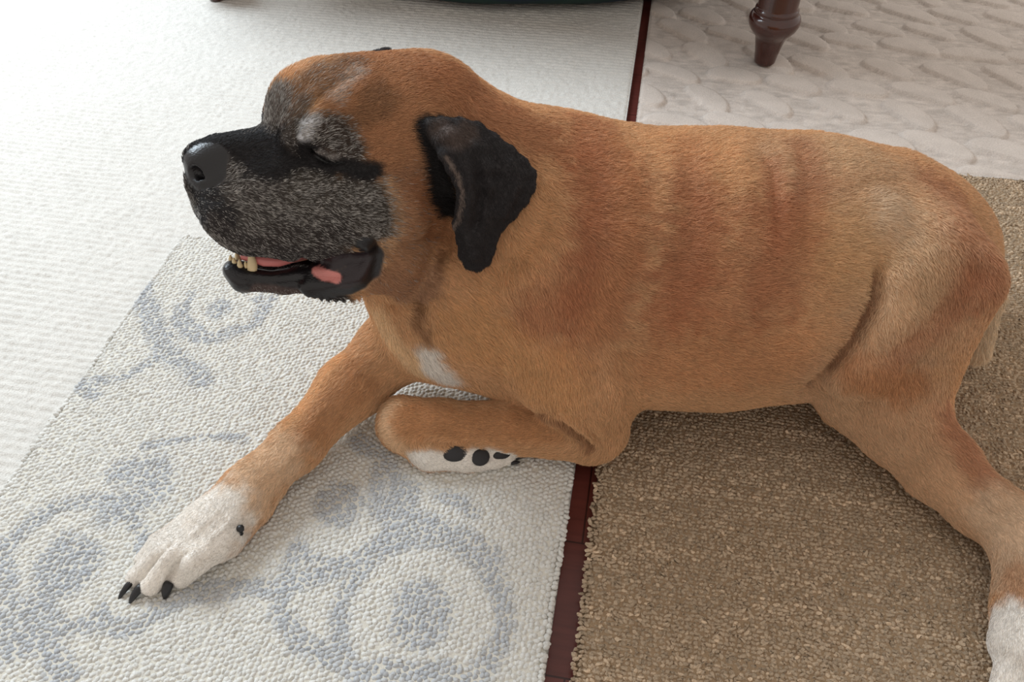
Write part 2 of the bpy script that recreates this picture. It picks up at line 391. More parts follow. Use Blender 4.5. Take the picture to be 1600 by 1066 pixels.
# (points, radius, softness, colour, opacity, mirrored on the head, hair length or None, salt or None)
MARKS = [
    ([(1280, 260), (1360, 300), (1450, 340), (1500, 420), (1440, 500)], .05, .07, lin(204, 168, 134), .65, 0, None, None),
    ([(1340, 620), (1440, 700), (1540, 800)], .05, .06, lin(210, 176, 144), .5, 0, None, None),
    # banding over neck, ribs and rump, plus painted crease shade and ridge light
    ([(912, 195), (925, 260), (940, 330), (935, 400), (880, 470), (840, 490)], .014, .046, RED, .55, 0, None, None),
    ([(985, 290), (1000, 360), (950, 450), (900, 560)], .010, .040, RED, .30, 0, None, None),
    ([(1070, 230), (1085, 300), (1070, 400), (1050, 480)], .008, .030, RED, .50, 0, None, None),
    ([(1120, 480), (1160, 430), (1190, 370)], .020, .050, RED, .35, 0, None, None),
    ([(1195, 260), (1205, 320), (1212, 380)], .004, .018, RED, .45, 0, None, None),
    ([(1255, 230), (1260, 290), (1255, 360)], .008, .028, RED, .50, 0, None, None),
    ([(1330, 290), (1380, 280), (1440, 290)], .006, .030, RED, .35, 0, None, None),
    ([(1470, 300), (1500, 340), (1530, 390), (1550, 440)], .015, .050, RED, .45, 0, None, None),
    ([(1530, 430), (1480, 480), (1420, 530), (1380, 560)], .006, .030, RED, .45, 0, None, None),  # valley of the thigh muscle, its shade painted into the coat
    ([(1040, 560), (1120, 570), (1200, 560)], .020, .060, lin(204, 144, 98), .5, 0, None, None),
    ([(1370, 430), (1368, 470), (1335, 520)], .002, .014, RED, .5, 0, None, None),  # flank fold darkened, its shade put into the hair colour
    ([(1330, 240), (1400, 300), (1390, 360), (1400, 440)], .025, .060, lin(216, 182, 144), .7, 0, None, None),
    ([(1395, 325), (1390, 350)], .010, .030, CREAM, .6, 0, None, None),  # painted highlight on the hip bone bump
    ([(1290, 380), (1340, 400)], .020, .050, lin(214, 172, 124), .5, 0, None, None),
    ([(1040, 215), (1110, 240), (1140, 270)], .010, .040, lin(218, 168, 120), .5, 0, None, None),
    ([(960, 230), (975, 330), (965, 420), (930, 500)], .004, .028, lin(224, 176, 126), .6, 0, None, None),
    ([(800, 250), (830, 330), (800, 390), (760, 440)], .010, .040, lin(222, 174, 126), .6, 0, .010, None),
    ([(700, 120), (760, 170), (840, 210)], .015, .040, lin(176, 116, 78), .7, 0, None, None),
    ([(740, 520), (800, 560), (860, 590)], .02, .05, lin(222, 172, 118), .6, 0, None, None),
    ([(592, 490), (615, 535), (650, 570)], .010, .022, lin(234, 202, 160), .85, 0, .010, None),
    ([(668, 552), (676, 575), (700, 592)], .008, .016, WHITE, .95, 0, .009, None),
    ([(690, 400), (660, 460), (650, 500), (665, 530)], .001, .012, lin(120, 76, 46), .6, 0, None, None),  # painted shade in the crease between cheek and neck
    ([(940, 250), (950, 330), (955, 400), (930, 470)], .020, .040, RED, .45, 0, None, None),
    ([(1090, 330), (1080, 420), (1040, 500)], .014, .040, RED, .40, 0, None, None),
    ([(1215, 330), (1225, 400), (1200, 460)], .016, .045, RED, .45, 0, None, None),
    ([(1364, 440), (1364, 478), (1337, 528), (1302, 572)], .001, .012, lin(140, 86, 52), .6, 0, None, None),  # dark line of shade painted along the flank crease
    ([(1408, 450), (1392, 510), (1350, 570), (1305, 625)], .010, .026, lin(226, 190, 152), .65, 0, None, None),  # light painted onto the front ridge of the thigh
    ([(605, 450), (640, 455), (660, 440)], .016, .016, lin(178, 138, 108), .7, 0, .006, None),
    ([(832, 642), (870, 657), (905, 682), (925, 700)], .0008, .008, lin(130, 80, 50), .6, 0, None, None),  # elbow crease shade painted as a thin dark line
    # legs
    ([(560, 590), (500, 660), (430, 730)], .004, .040, lin(194, 144, 102), .7, 0, .0060, None),
    ([(540, 545), (500, 600), (440, 680)], .004, .018, lin(236, 190, 140), .6, 0, .0060, None),
    ([(430, 720), (400, 760), (370, 790)], .020, .045, lin(234, 206, 174), .85, 0, .0040, None),
    ([(305, 835), (275, 860), (240, 890), (215, 910)], .048, .036, WHITE, 1, 0, .0026, None),
    ([(350, 790), (320, 805)], .012, .040, WHITE, .8, 0, .003, None),
    ([(610, 640), (604, 680), (620, 700)], .008, .022, PALE, .7, 0, .0050, None),
    ([(640, 655), (740, 662), (860, 670)], .012, .020, lin(202, 150, 104), .8, 0, .0055, None),
    ([(650, 722), (690, 727), (730, 728), (790, 726)], .014, .010, WHITE, 1, 0, .0026, None),
    ([(740, 716), (800, 712)], .012, .008, WHITE, 1, 0, .0026, None),
    ([(1290, 640), (1370, 700), (1450, 770), (1530, 840)], .015, .040, lin(222, 184, 146), .8, 0, .0055, None),
    ([(1420, 600), (1350, 590)], .01, .03, lin(200, 140, 92), .7, 0, None, None),
    ([(1480, 650), (1510, 700), (1540, 745)], .008, .030, RED, .55, 0, .0055, None),
    ([(1560, 800), (1590, 850), (1600, 890)], .02, .030, lin(220, 190, 158), .9, 0, .005, None),
    ([(1592, 900), (1594, 925)], .006, .020, lin(196, 150, 112), .8, 0, .005, None),
    ([(1592, 1030), (1595, 1090)], .056, .022, WHITE, 1, 0, .0040, None),
    ([(1556, 478), (1550, 500), (1535, 540), (1525, 555)], .014, .012, lin(214, 186, 156), .9, 0, .012, None),
    # head
    'MUZZLE',
    ([(600, 130), (560, 200), (610, 260), (640, 200), (600, 100), (690, 120)], .030, .030, lin(172, 118, 80), .75, 1, .0055, None),
    ([(590, 160), (575, 170)], .008, .020, lin(120, 88, 62), .5, 0, None, None),
    ([(640, 300), (650, 360), (640, 420), (620, 450)], .020, .025, lin(168, 124, 92), .8, 1, .0070, .05),
    ([(700, 330), (690, 370), (660, 300)], .006, .020, lin(160, 100, 60), .6, 0, None, None),
    ([(600, 300), (608, 350), (600, 380)], .006, .014, lin(206, 168, 130), .8, 1, .006, .2),
    ([(440, 170), (460, 150), (500, 120), (540, 100)], .010, .018, lin(140, 104, 76), .8, 1, .005, .15),
    ([(416, 178), (425, 152), (438, 165), (432, 190)], .010, .012, lin(116, 108, 102), .9, 0, .005, .6),
    ([(555, 115), (540, 130), (520, 150)], .004, .010, lin(205, 178, 158), .7, 0, .005, .3),
    ([(340, 250), (400, 248), (450, 255), (480, 270)], .027, .016, BLACK, 1, 1, .0030, 0),
    ([(330, 300), (360, 340), (420, 340), (500, 340), (560, 340)], .030, .014, lin(72, 66, 62), 1, 1, .0045, .50),
    ([(440, 370), (520, 380), (565, 360)], .012, .010, lin(62, 55, 52), .9, 1, .0045, .30),
    ([(470, 300), (520, 300), (570, 310), (585, 350)], .014, .014, lin(74, 67, 60), .9, 1, .0050, .50),
    ([(450, 220), (455, 190), (470, 170)], .006, .012, GREY, .7, 1, .005, .3),
    ([(480, 205), (510, 200), (530, 215), (545, 235)], .010, .012, lin(62, 56, 52), .95, 1, .0050, .50),
    ([(474, 212), (478, 195), (492, 186)], .0032, .006, lin(235, 235, 238), .9, 1, .0050, .7),
    ([(478, 232), (492, 248), (515, 258), (545, 262), (580, 270)], .006, .008, BLACK, 1, 1, .0030, 0),
    ([(485, 231), (492, 242), (503, 251), (518, 256), (536, 254)], .0016, .0014, lin(12, 10, 10), 1, 1, 0, 0),
    ([(498, 238), (512, 245), (526, 246)], .0015, .004, lin(120, 114, 110), .9, 1, .0022, .4),
    ([(590, 262), (570, 256)], .003, .008, BLACK, .8, 1, .003, 0),
    ([(310, 290), (325, 320), (345, 345)], .010, .012, lin(40, 37, 38), 1, 1, .0030, .15),
    ([(334, 346), (365, 370), (420, 389), (480, 397), (540, 396)], .006, .006, lin(56, 50, 49), .9, 1, .003, .25),
    # mouth line, lower jaw, black corner lip
    ([(355, 435), (400, 440), (450, 445), (500, 445)], .018, .006, lin(26, 23, 25), 1, 1, 0, 0),
    ([(400, 452), (450, 456), (480, 456)], .003, .005, lin(96, 80, 76), .8, 1, .003, .3),
    ([(570, 385), (584, 400), (578, 425), (560, 445), (520, 455), (480, 450)], .010, .005, lin(24, 21, 23), 1, 1, 0, 0),
    ([(480, 410), (520, 405), (560, 400), (560, 420), (540, 435)], .010, .006, lin(40, 28, 32), 1, 1, 0, 0),
    ([(497, 424), (508, 430), (526, 435)], .0050, .0022, PINK, 1, 0, 0, 0),
    ([(315, 240), (303, 250), (302, 265), (316, 278), (330, 268), (332, 245)], .013, .003, lin(30, 29, 31), 1, 1, 0, 0),
]
_q = to_head(V); _far = (np.abs(_q[:, 1]) > .16) | (_q[:, 0] < -.19); _q[:, 1] = np.abs(_q[:, 1]); VFOLD = _q @ HM + HO; VFOLD[_far] = 9
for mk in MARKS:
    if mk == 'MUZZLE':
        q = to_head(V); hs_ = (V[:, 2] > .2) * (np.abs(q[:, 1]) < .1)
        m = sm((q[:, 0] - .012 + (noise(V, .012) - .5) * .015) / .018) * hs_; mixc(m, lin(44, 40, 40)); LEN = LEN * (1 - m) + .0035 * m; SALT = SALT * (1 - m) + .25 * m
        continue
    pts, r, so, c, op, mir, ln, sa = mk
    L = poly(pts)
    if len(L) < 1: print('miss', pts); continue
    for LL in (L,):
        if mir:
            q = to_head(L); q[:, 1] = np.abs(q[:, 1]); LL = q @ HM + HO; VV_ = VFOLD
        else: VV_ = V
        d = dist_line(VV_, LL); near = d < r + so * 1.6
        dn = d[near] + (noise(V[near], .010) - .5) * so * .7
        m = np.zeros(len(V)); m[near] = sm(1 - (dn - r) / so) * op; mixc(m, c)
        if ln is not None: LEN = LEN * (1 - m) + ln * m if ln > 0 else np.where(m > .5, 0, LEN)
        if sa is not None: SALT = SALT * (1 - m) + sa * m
# ears black
dear = np.full(len(V), 9.0)
for p in PR:
    if p.tint == 'ear':
        nb = np.all((VPRE > p.lo - .02) & (VPRE < p.hi + .02), axis=1); dear[nb] = np.minimum(dear[nb], p.f(VPRE[nb, 0], VPRE[nb, 1], VPRE[nb, 2]))
m = sm(1 - (dear - .0045) / .005); mixc(m, lin(40, 36, 37)); LEN = LEN * (1 - m) + .0028 * m; SALT *= (1 - m)
m = np.zeros(len(V))
for p in PR:
    if p.tint == 'tail': m = np.maximum(m, sm(1 - (p.f(VPRE[:, 0], VPRE[:, 1], VPRE[:, 2]) - .002) / .004))
mixc(m, lin(228, 204, 172)); LEN = LEN * (1 - m) + .013 * m
for pts, r, so, c, op in (([(664, 200), (680, 240), (685, 300), (700, 330)], .010, .010, lin(26, 22, 22), 1), ([(690, 200), (712, 215), (730, 205)], .006, .012, lin(88, 72, 64), .7), ([(697, 245), (716, 275), (723, 305), (716, 345), (708, 355)], .0006, .0028, lin(128, 112, 102), .8)):
    d = dist_line(V, poly(pts)); m = sm(1 - (d - r) / so) * op; mixc(m, c); SALT *= 1 - m
# low mottling of the coat colour itself
mo = noise(V, .05) * .6 + noise(V, .018) * .4
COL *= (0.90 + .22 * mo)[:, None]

# flow of the hair
FL = np.zeros_like(V)
for p in PR:
    if p.sub or p.flow is None: continue
    nb = np.all((V > p.lo - .03) & (V < p.hi + .03), axis=1)
    d = p.f(V[nb, 0], V[nb, 1], V[nb, 2]); FL[nb] += np.exp(-np.maximum(d + .004, 0) / .010)[:, None] * p.flow
LH = to_head(V); hw = sm((LH[:, 0] + .15) / .06) * (np.abs(LH[:, 1]) < .13) * (V[:, 2] > .17) * (dear > .004)
tipd = LH - np.array((.14, 0, -.02)); tipd[:, 2] -= .0; tipd /= np.linalg.norm(tipd, axis=1)[:, None]
hd = tipd @ HM + np.array((0, 0, -.25))
FL = FL / np.maximum(np.linalg.norm(FL, axis=1), 1e-6)[:, None]; FL = FL * (1 - hw[:, None]) + hd * hw[:, None]

# materials
def nm(name):
    m = bpy.data.materials.new(name); m.use_nodes = True; nt = m.node_tree; return m, nt, nt.nodes['Principled BSDF']
skin, nt, bs = nm('dog_skin')
at = nt.nodes.new('ShaderNodeAttribute'); at.attribute_name = 'coat'; nt.links.new(at.outputs['Color'], bs.inputs['Base Color'])
ag = nt.nodes.new('ShaderNodeAttribute'); ag.attribute_name = 'bare'
mp = nt.nodes.new('ShaderNodeMapRange'); mp.inputs['To Min'].default_value = .8; mp.inputs['To Max'].default_value = .34
nt.links.new(ag.outputs['Fac'], mp.inputs['Value']); nt.links.new(mp.outputs[0], bs.inputs['Roughness'])
nz = nt.nodes.new('ShaderNodeTexVoronoi'); nz.inputs['Scale'].default_value = 420; bp = nt.nodes.new('ShaderNodeBump'); bp.inputs['Strength'].default_value = .25; bp.inputs['Distance'].default_value = .001
nt.links.new(nz.outputs['Distance'], bp.inputs['Height']); nt.links.new(bp.outputs[0], bs.inputs['Normal'])
hairm, nt, bs = nm('dog_hair')
at = nt.nodes.new('ShaderNodeAttribute'); at.attribute_name = 'tint'; nt.links.new(at.outputs['Color'], bs.inputs['Base Color'])
bs.inputs['Roughness'].default_value = .55; bs.inputs['Specular IOR Level'].default_value = .35

dog = mesh_obj('mastiff_dog', V, FA, skin)
tag(dog, 'large fawn mastiff dog with black muzzle lying across the rugs, mouth open', 'dog')
a = dog.data.color_attributes.new('coat', 'FLOAT_COLOR', 'POINT'); a.data.foreach_set('color', np.c_[COL, np.ones(len(V))].astype(np.float32).ravel())
bare = (LEN < .0005).astype(np.float32); a = dog.data.attributes.new('bare', 'FLOAT', 'POINT'); a.data.foreach_set('value', bare)

# coat strands
rs = np.random.RandomState(3)
p0, p1, p2, p3 = [V[FA[:, i]] for i in range(4)]
ar = .5 * np.linalg.norm(np.cross(p2 - p0, p3 - p1), axis=1); fn = NRM[FA[:, 0]]; fl = LEN[FA].mean(1); ctr = (p0 + p2) / 2
tocam = CAMP - ctr; facing = (fn * tocam).sum(1) / np.linalg.norm(tocam, axis=1)
dens = np.where(facing > -.35, 1.0, .25) * np.where(fl < .0015, 0, np.where(fl < .0065, 1.5, 1.0)) * (fn[:, 2] > -.85) * (ctr[:, 2] > GROUND + .001)
if NHAIR:
    w = ar * dens; pick = np.sort(rs.choice(len(FA), NHAIR, p=w / w.sum())); u, v = rs.rand(NHAIR, 1), rs.rand(NHAIR, 1)
    root = (p0[pick] * (1 - u) + p1[pick] * u) * (1 - v) + (p3[pick] * (1 - u) + p2[pick] * u) * v
    vi = FA[pick, rs.randint(0, 4, NHAIR)]
    n = NRM[vi]; t = FL[vi] + np.stack([noise(root + o, .012) - .5 for o in (0, 3.3, 7.7)], 1) * .55 + np.stack([noise(root + o, .0035) - .5 for o in (1, 4.3, 8.7)], 1) * .7 + rs.normal(0, .14, (NHAIR, 3))
    t -= n * (t * n).sum(1)[:, None]; t /= np.maximum(np.linalg.norm(t, axis=1), 1e-6)[:, None]
    L = (LEN[vi] * (.65 + .6 * rs.rand(NHAIR)))[:, None]; lift = (.26 + .22 * rs.rand(NHAIR) + .25 * (noise(root, .006) - .5))[:, None]
    pts = np.zeros((NHAIR, 4, 3), np.float32); pts[:, 0] = root - n * .0006
    for k, (f1, f2) in enumerate(((.33, 1.25), (.67, 1.0), (1.0, .8))):
        pts[:, k + 1] = root + t * L * f1 + n * L * f1 * lift * f2
    pts[:, :, 2] = np.maximum(pts[:, :, 2], GROUND)
    hc = bpy.data.hair_curves.new('fur'); hc.add_curves([4] * NHAIR)
    hc.attributes['position'].data.foreach_set('vector', pts.ravel())
    rad = np.tile(np.array((.00021, .00020, .00015, .00004), np.float32), NHAIR) * np.repeat(np.where(L[:, 0] < .0045, .8, 1.0), 4).astype(np.float32)
    ra = hc.attributes.get('radius') or hc.attributes.new('radius', 'FLOAT', 'POINT'); ra.data.foreach_set('value', rad)
    c = COL[vi] * (.72 + .56 * rs.rand(NHAIR))[:, None]; sa = rs.rand(NHAIR) < SALT[vi] * (.3 + 1.4 * noise(root, .004)); c[sa] = (WHITE * .60)[None] * (.30 + .9 * rs.rand(sa.sum()))[:, None]
    ca = hc.attributes.new('tint', 'FLOAT_COLOR', 'CURVE'); ca.data.foreach_set('color', np.c_[c, np.ones(NHAIR)].astype(np.float32).ravel())
    hc.materials.append(hairm); fur = bpy.data.objects.new('fur', hc); C.objects.link(fur); fur.parent = dog

# teeth, tongue, claws, pads
def tube(pts, rad, n=10, flat=1.0):
    pts = np.array(pts, float); V_, F_ = [], []; up = np.array((.13, .2, .97))
    for i, (p, r) in enumerate(zip(pts, rad)):
        d = unit(pts[min(i + 1, len(pts) - 1)] - pts[max(i - 1, 0)]); x = unit(np.cross(d, up)); y = np.cross(x, d)
        for k in range(n): a_ = 2 * math.pi * k / n; V_.append(p + x * r * math.cos(a_) + y * r * flat * math.sin(a_))
    for i in range(len(pts) - 1):
        for k in range(n): F_.append((i * n + k, i * n + (k + 1) % n, (i + 1) * n + (k + 1) % n, (i + 1) * n + k))
    F_.append(tuple(range(n))[::-1]); F_.append(tuple(range((len(pts) - 1) * n, len(pts) * n))); return V_, F_
def curve_pts(a, b, c, n=7):
    a, b, c = map(np.array, (a, b, c)); return [(1 - t)**2 * a + 2 * t * (1 - t) * b + t * t * c for t in np.linspace(0, 1, n)]
claw_m, nt, bs = nm('claw_horn'); bs.inputs['Base Color'].default_value = (.012, .011, .012, 1); bs.inputs['Roughness'].default_value = .42
pad_m, nt, bs = nm('pad_skin'); bs.inputs['Base Color'].default_value = (.018, .016, .017, 1); bs.inputs['Roughness'].default_value = .6
tooth_m, nt, bs = nm('tooth'); bs.inputs['Base Color'].default_value = (*lin(226, 204, 160), 1); bs.inputs['Roughness'].default_value = .25
tongue_m, nt, bs = nm('tongue'); bs.inputs['Base Color'].default_value = (*lin(214, 128, 124), 1); bs.inputs['Roughness'].default_value = .35
def claw(a, b, r, lift=.004):
    a, b = P(*a), P(*b); m_ = (a + b) / 2 + (0, 0, lift)
    v_, f_ = tube(curve_pts(a, m_, b), [r * q for q in (.85, 1.0, 1.0, .92, .8, .58, .2)], 10, .9); o = mesh_obj('claw', v_, f_, claw_m, dog); return o
claw((207, 908, .016), (185, 937, .004), .0040); claw((222, 915, .018), (202, 944, .004), .0050); claw((265, 910, .020), (257, 937, .004), .0062); claw((224, 868, .016), (210, 883, .005), .0028)
_h, _hn = hit(374, 822)
if _h is not None:
    v_, f_ = tube(curve_pts(_h + _hn * .001, _h + _hn * .007 + (0, -.004, -.002), P(372, 852, .010)), [.0036, .0046, .0048, .0045, .004, .003, .001], 10, .9); mesh_obj('claw', v_, f_, claw_m, dog)
for (x, y, x2, y2) in ((1566, 1080, 1562, 1104), (1592, 1095, 1590, 1120), (1624, 1095, 1626, 1120), (1650, 1082, 1656, 1104)): claw((x, y, .016), (x2, y2, .004), .005)
def blob(name, c, ax, r, m_, parent, nu=16, nv=10, bump=0):
    V_, F_ = [], []
    for i in range(nv + 1):
        th = math.pi * i / nv
        for k in range(nu):
            ph = 2 * math.pi * k / nu; d = np.array((math.sin(th) * math.cos(ph), math.sin(th) * math.sin(ph), math.cos(th))); V_.append(np.array(c) + (d * r) @ ax)
    for i in range(nv):
        for k in range(nu): F_.append((i * nu + k, (i + 1) * nu + k, (i + 1) * nu + (k + 1) % nu, i * nu + (k + 1) % nu))
    return mesh_obj(name, V_, F_, m_, parent)
def on_surface(px, py):
    h, n_ = hit(px, py)
    if h is None: return None, None
    x = unit(np.cross(n_, (0, 0, 1)) + 1e-6); return h, np.stack([x, np.cross(n_, x), n_])
for (x, y, r1, r2) in ((712, 709, .0165, .0105), (751, 715, .0125, .0110), (784, 711, .0120, .0070)):
    h, ax = on_surface(x, y)
    if h is not None: blob('paw_pad', h + ax[2] * .0002, ax, np.array((r1, r2, .0035)), pad_m, dog)
for (x, y, x2, y2) in ((768, 727, 782, 729), (798, 724, 813, 722), (806, 716, 822, 713)): claw((x, y, .012), (x2, y2, .008), .0028, .001)
# tongue lying in the jaw
tp = [Hd(*hp(x, y, yy)) for x, y, yy in ((376, 400, 0), (392, 398, .002), (412, 401, .006), (432, 402, .006), (452, 400, .003), (480, 396, 0))]
v_, f_ = tube(tp, [.006, .012, .0155, .0155, .012, .010], 14, .55); mesh_obj('tongue', v_, f_, tongue_m, dog)
def tooth(a, b, r, y, bend=.001):
    A, B = Hd(*hp(*a, y)), Hd(*hp(*b, y)); v_, f_ = tube(curve_pts(A, (A + B) / 2 + _F * bend, B), [r, r * 1.05, r, r * .85, r * .66, r * .42, r * .12], 8); mesh_obj('tooth', v_, f_, tooth_m, dog)
tooth((394, 422), (390, 391), .0052, .017, -.002); tooth((376, 418), (374, 405), .0030, .010); tooth((368, 414), (365, 402), .0028, .004); tooth((362, 408), (360, 398), .0026, -.004)
tooth((386, 418), (383, 408), .0022, .013); tooth((364, 372), (362, 389), .0034, .012); tooth((372, 414), (368, 392), .0040, -.017, -.002)
# ---------------------------------------------------------------- floor, rugs
RZ = math.atan2(-.174, .985)
ca_, sa_ = math.cos(-RZ), math.sin(-RZ)
def ab(px, py):
    p = P(px, py, 0); return np.array((ca_ * p[0] - sa_ * p[1], sa_ * p[0] + ca_ * p[1]))
fm, nt, bs = nm('red_wood_boards')
tc = nt.nodes.new('ShaderNodeTexCoord'); mpn = nt.nodes.new('ShaderNodeMapping'); mpn.inputs['Rotation'].default_value = (0, 0, 0)
nt.links.new(tc.outputs['Object'], mpn.inputs[0])
wv = nt.nodes.new('ShaderNodeTexNoise'); wv.inputs['Scale'].default_value = 14; wv.inputs['Detail'].default_value = 6; st = nt.nodes.new('ShaderNodeMapping'); st.inputs['Scale'].default_value = (1, 9, 1)
nt.links.new(tc.outputs['Object'], st.inputs[0]); nt.links.new(st.outputs[0], wv.inputs['Vector'])
cr = nt.nodes.new('ShaderNodeValToRGB'); cr.color_ramp.elements[0].color = (.080, .018, .014, 1); cr.color_ramp.elements[1].color = (.19, .045, .035, 1)
nt.links.new(wv.outputs['Fac'], cr.inputs[0])
bk = nt.nodes.new('ShaderNodeTexBrick'); bk.inputs['Scale'].default_value = 1; bk.inputs['Brick Width'].default_value = .9; bk.inputs['Row Height'].default_value = .17; bk.inputs['Mortar Size'].default_value = .0012
bk.inputs['Color1'].default_value = (1, 1, 1, 1); bk.inputs['Color2'].default_value = (.8, .8, .8, 1); bk.inputs['Mortar'].default_value = (.25, .2, .2, 1)
nt.links.new(tc.outputs['Object'], bk.inputs['Vector'])
mx = nt.nodes.new('ShaderNodeMix'); mx.data_type = 'RGBA'; mx.blend_type = 'MULTIPLY'; mx.inputs['Factor'].default_value = 1
nt.links.new(cr.outputs[0], mx.inputs['A']); nt.links.new(bk.outputs['Color'], mx.inputs['B']); nt.links.new(mx.outputs['Result'], bs.inputs['Base Color'])
bs.inputs['Roughness'].default_value = .3
o = mesh_obj('floor', [(-4, -1.5, -.014), (4, -1.5, -.014), (4, 6, -.014), (-4, 6, -.014)], [(0, 1, 2, 3)], fm, smooth=False); o.rotation_euler.z = RZ; tag(o, kind='structure')

def pile_mat(name, rough=.95, noise_scale=900, bump=.4):
    m, nt, bs = nm(name); bs.inputs['Roughness'].default_value = rough; bs.inputs['Specular IOR Level'].default_value = .15
    at = nt.nodes.new('ShaderNodeAttribute'); at.attribute_name = 'dye'
    tc = nt.nodes.new('ShaderNodeTexCoord'); n1 = nt.nodes.new('ShaderNodeTexNoise'); n1.inputs['Scale'].default_value = noise_scale; n1.inputs['Detail'].default_value = 3
    nt.links.new(tc.outputs['Object'], n1.inputs['Vector'])
    mr = nt.nodes.new('ShaderNodeMapRange'); mr.inputs['From Min'].default_value = .3; mr.inputs['From Max'].default_value = .7; mr.inputs['To Min'].default_value = .86; mr.inputs['To Max'].default_value = 1.1
    nt.links.new(n1.outputs['Fac'], mr.inputs['Value'])
    mx = nt.nodes.new('ShaderNodeMix'); mx.data_type = 'RGBA'; mx.blend_type = 'MULTIPLY'; mx.inputs['Factor'].default_value = 1
    nt.links.new(at.outputs['Color'], mx.inputs['A']); nt.links.new(mr.outputs[0], mx.inputs['B']); nt.links.new(mx.outputs['Result'], bs.inputs['Base Color'])
    b = nt.nodes.new('ShaderNodeBump'); b.inputs['Strength'].default_value = bump; b.inputs['Distance'].default_value = .002
    nt.links.new(n1.outputs['Fac'], b.inputs['Height']); nt.links.new(b.outputs[0], bs.inputs['Normal']); return m

def beans(cx, cy, z, ln, wd, ht, ang, tilt):
    """many small rounded yarn loops; arrays of equal length; returns verts, quads"""
    nr, ns = 3, 8; n = len(cx); T = []
    for i in range(nr):
        th = (math.pi / 2 + .25) - (math.pi / 2 + .25 - .35) * i / (nr - 1)
        for k in range(ns): ph = 2 * math.pi * k / ns; T.append((math.sin(th) * math.cos(ph), math.sin(th) * math.sin(ph), math.cos(th)))
    T.append((0, 0, 1)); T = np.array(T); F = []
    for i in range(nr - 1):
        for k in range(ns): F.append((i * ns + k, i * ns + (k + 1) % ns, (i + 1) * ns + (k + 1) % ns, (i + 1) * ns + k))
    for k in range(0, ns, 2): F.append(((nr - 1) * ns + k, (nr - 1) * ns + k + 1, (nr - 1) * ns + (k + 2) % ns, nr * ns))
    F = np.array(F); x = T[None, :, 0] * ln[:, None]; y = T[None, :, 1] * wd[:, None]; zz = T[None, :, 2] * ht[:, None]
    x = x + T[None, :, 2] * tilt[:, None] * ht[:, None]
    ca, sa = np.cos(ang)[:, None], np.sin(ang)[:, None]
    V_ = np.stack([cx[:, None] + x * ca - y * sa, cy[:, None] + x * sa + y * ca, z[:, None] + zz], 2)
    return V_.reshape(-1, 3), (F[None] + (np.arange(n) * len(T))[:, None, None]).reshape(-1, 4), len(T)

def slab(a0, a1, b0, b1, z0, z1, step, hf=None):
    na, nb = max(2, int((a1 - a0) / step) + 1), max(2, int((b1 - b0) / step) + 1)
    A, B = np.meshgrid(np.linspace(a0, a1, na), np.linspace(b0, b1, nb), indexing='ij')
    Z = np.full(A.shape, z1) + (hf(A, B) if hf else 0)
    e = np.minimum.reduce([A - a0, a1 - A, B - b0, b1 - B]); Z = Z - .004 * np.exp(-(e / .003)**2)
    V_ = np.stack([A, B, Z], 2).reshape(-1, 3); i = np.arange(na * nb).reshape(na, nb)
    F_ = np.stack([i[:-1, :-1], i[1:, :-1], i[1:, 1:], i[:-1, 1:]], 2).reshape(-1, 4)
    rim = np.concatenate([i[:, 0], i[-1, 1:], i[-2::-1, -1], i[0, -2:0:-1]]); Vb = V_[rim].copy(); Vb[:, 2] = z0; k = len(V_)
    j = np.arange(len(rim)); jn = (j + 1) % len(rim); Fs = np.stack([rim[j], k + j, k + jn, rim[jn]], 1)
    return np.concatenate([V_, Vb]), np.concatenate([F_, Fs[:, ::-1]])

def rug(name, parts, mat, label):
    VV, FF, CC, k = [], [], [], 0
    for v_, f_, c_ in parts:
        VV.append(v_); FF.append(f_ + k); CC.append(c_); k += len(v_)
    o = mesh_obj(name, np.concatenate(VV), np.concatenate(FF), mat); cc = np.concatenate(CC)
    a = o.data.color_attributes.new('dye', 'FLOAT_COLOR', 'POINT'); a.data.foreach_set('color', np.c_[cc, np.ones(len(cc))].astype(np.float32).ravel())
    o.rotation_euler.z = RZ; tag(o, label, 'rug'); return o
rr = np.random.RandomState(11)
def n2(A, B, s, off=0): return noise(np.stack([A.ravel() + off, B.ravel() + off * .7, np.zeros(A.size) + off], 1) , s).reshape(A.shape)

# looped cream rug with grey-blue rosettes
ROS = [((660, 963), .040, .096, .020, 0, 360), ((108, 885), .042, .088, .018, 20, 330), ((530, 790), .034, .080, .014, 250, 420), ((345, 488), .020, .062, .014, 180, 400)]
ROS = [(ab(*c), d, r, w, a0, a1) for c, d, r, w, a0, a1 in ROS]
VINES = [([(222, 455), (236, 500), (262, 545), (318, 600)], .016), ([(250, 560), (205, 590), (150, 600)], .007), ([(190, 745), (250, 730), (245, 775), (180, 800)], .020),
         ([(230, 700), (300, 690), (385, 690)], .006), ([(60, 940), (100, 985), (200, 985), (300, 930), (400, 925), (500, 905), (580, 870), (630, 820), (640, 770)], .011),
         ([(600, 790), (650, 830), (705, 840), (760, 880)], .018), ([(690, 780), (740, 800)], .010), ([(470, 1010), (560, 1050), (700, 1055)], .012), ([(0, 1020), (60, 1010), (110, 1060)], .014),
         ([(300, 460), (290, 500), (330, 530), (400, 510), (430, 470)], .006), ([(470, 860), (430, 960), (480, 1010)], .010), ([(560, 690), (600, 720), (590, 800)], .010), ([(0, 860), (20, 930), (70, 985)], .010), ([(150, 620), (120, 600)], .01)]
VINES = [([ab(*q) for q in v], w) for v, w in VINES]
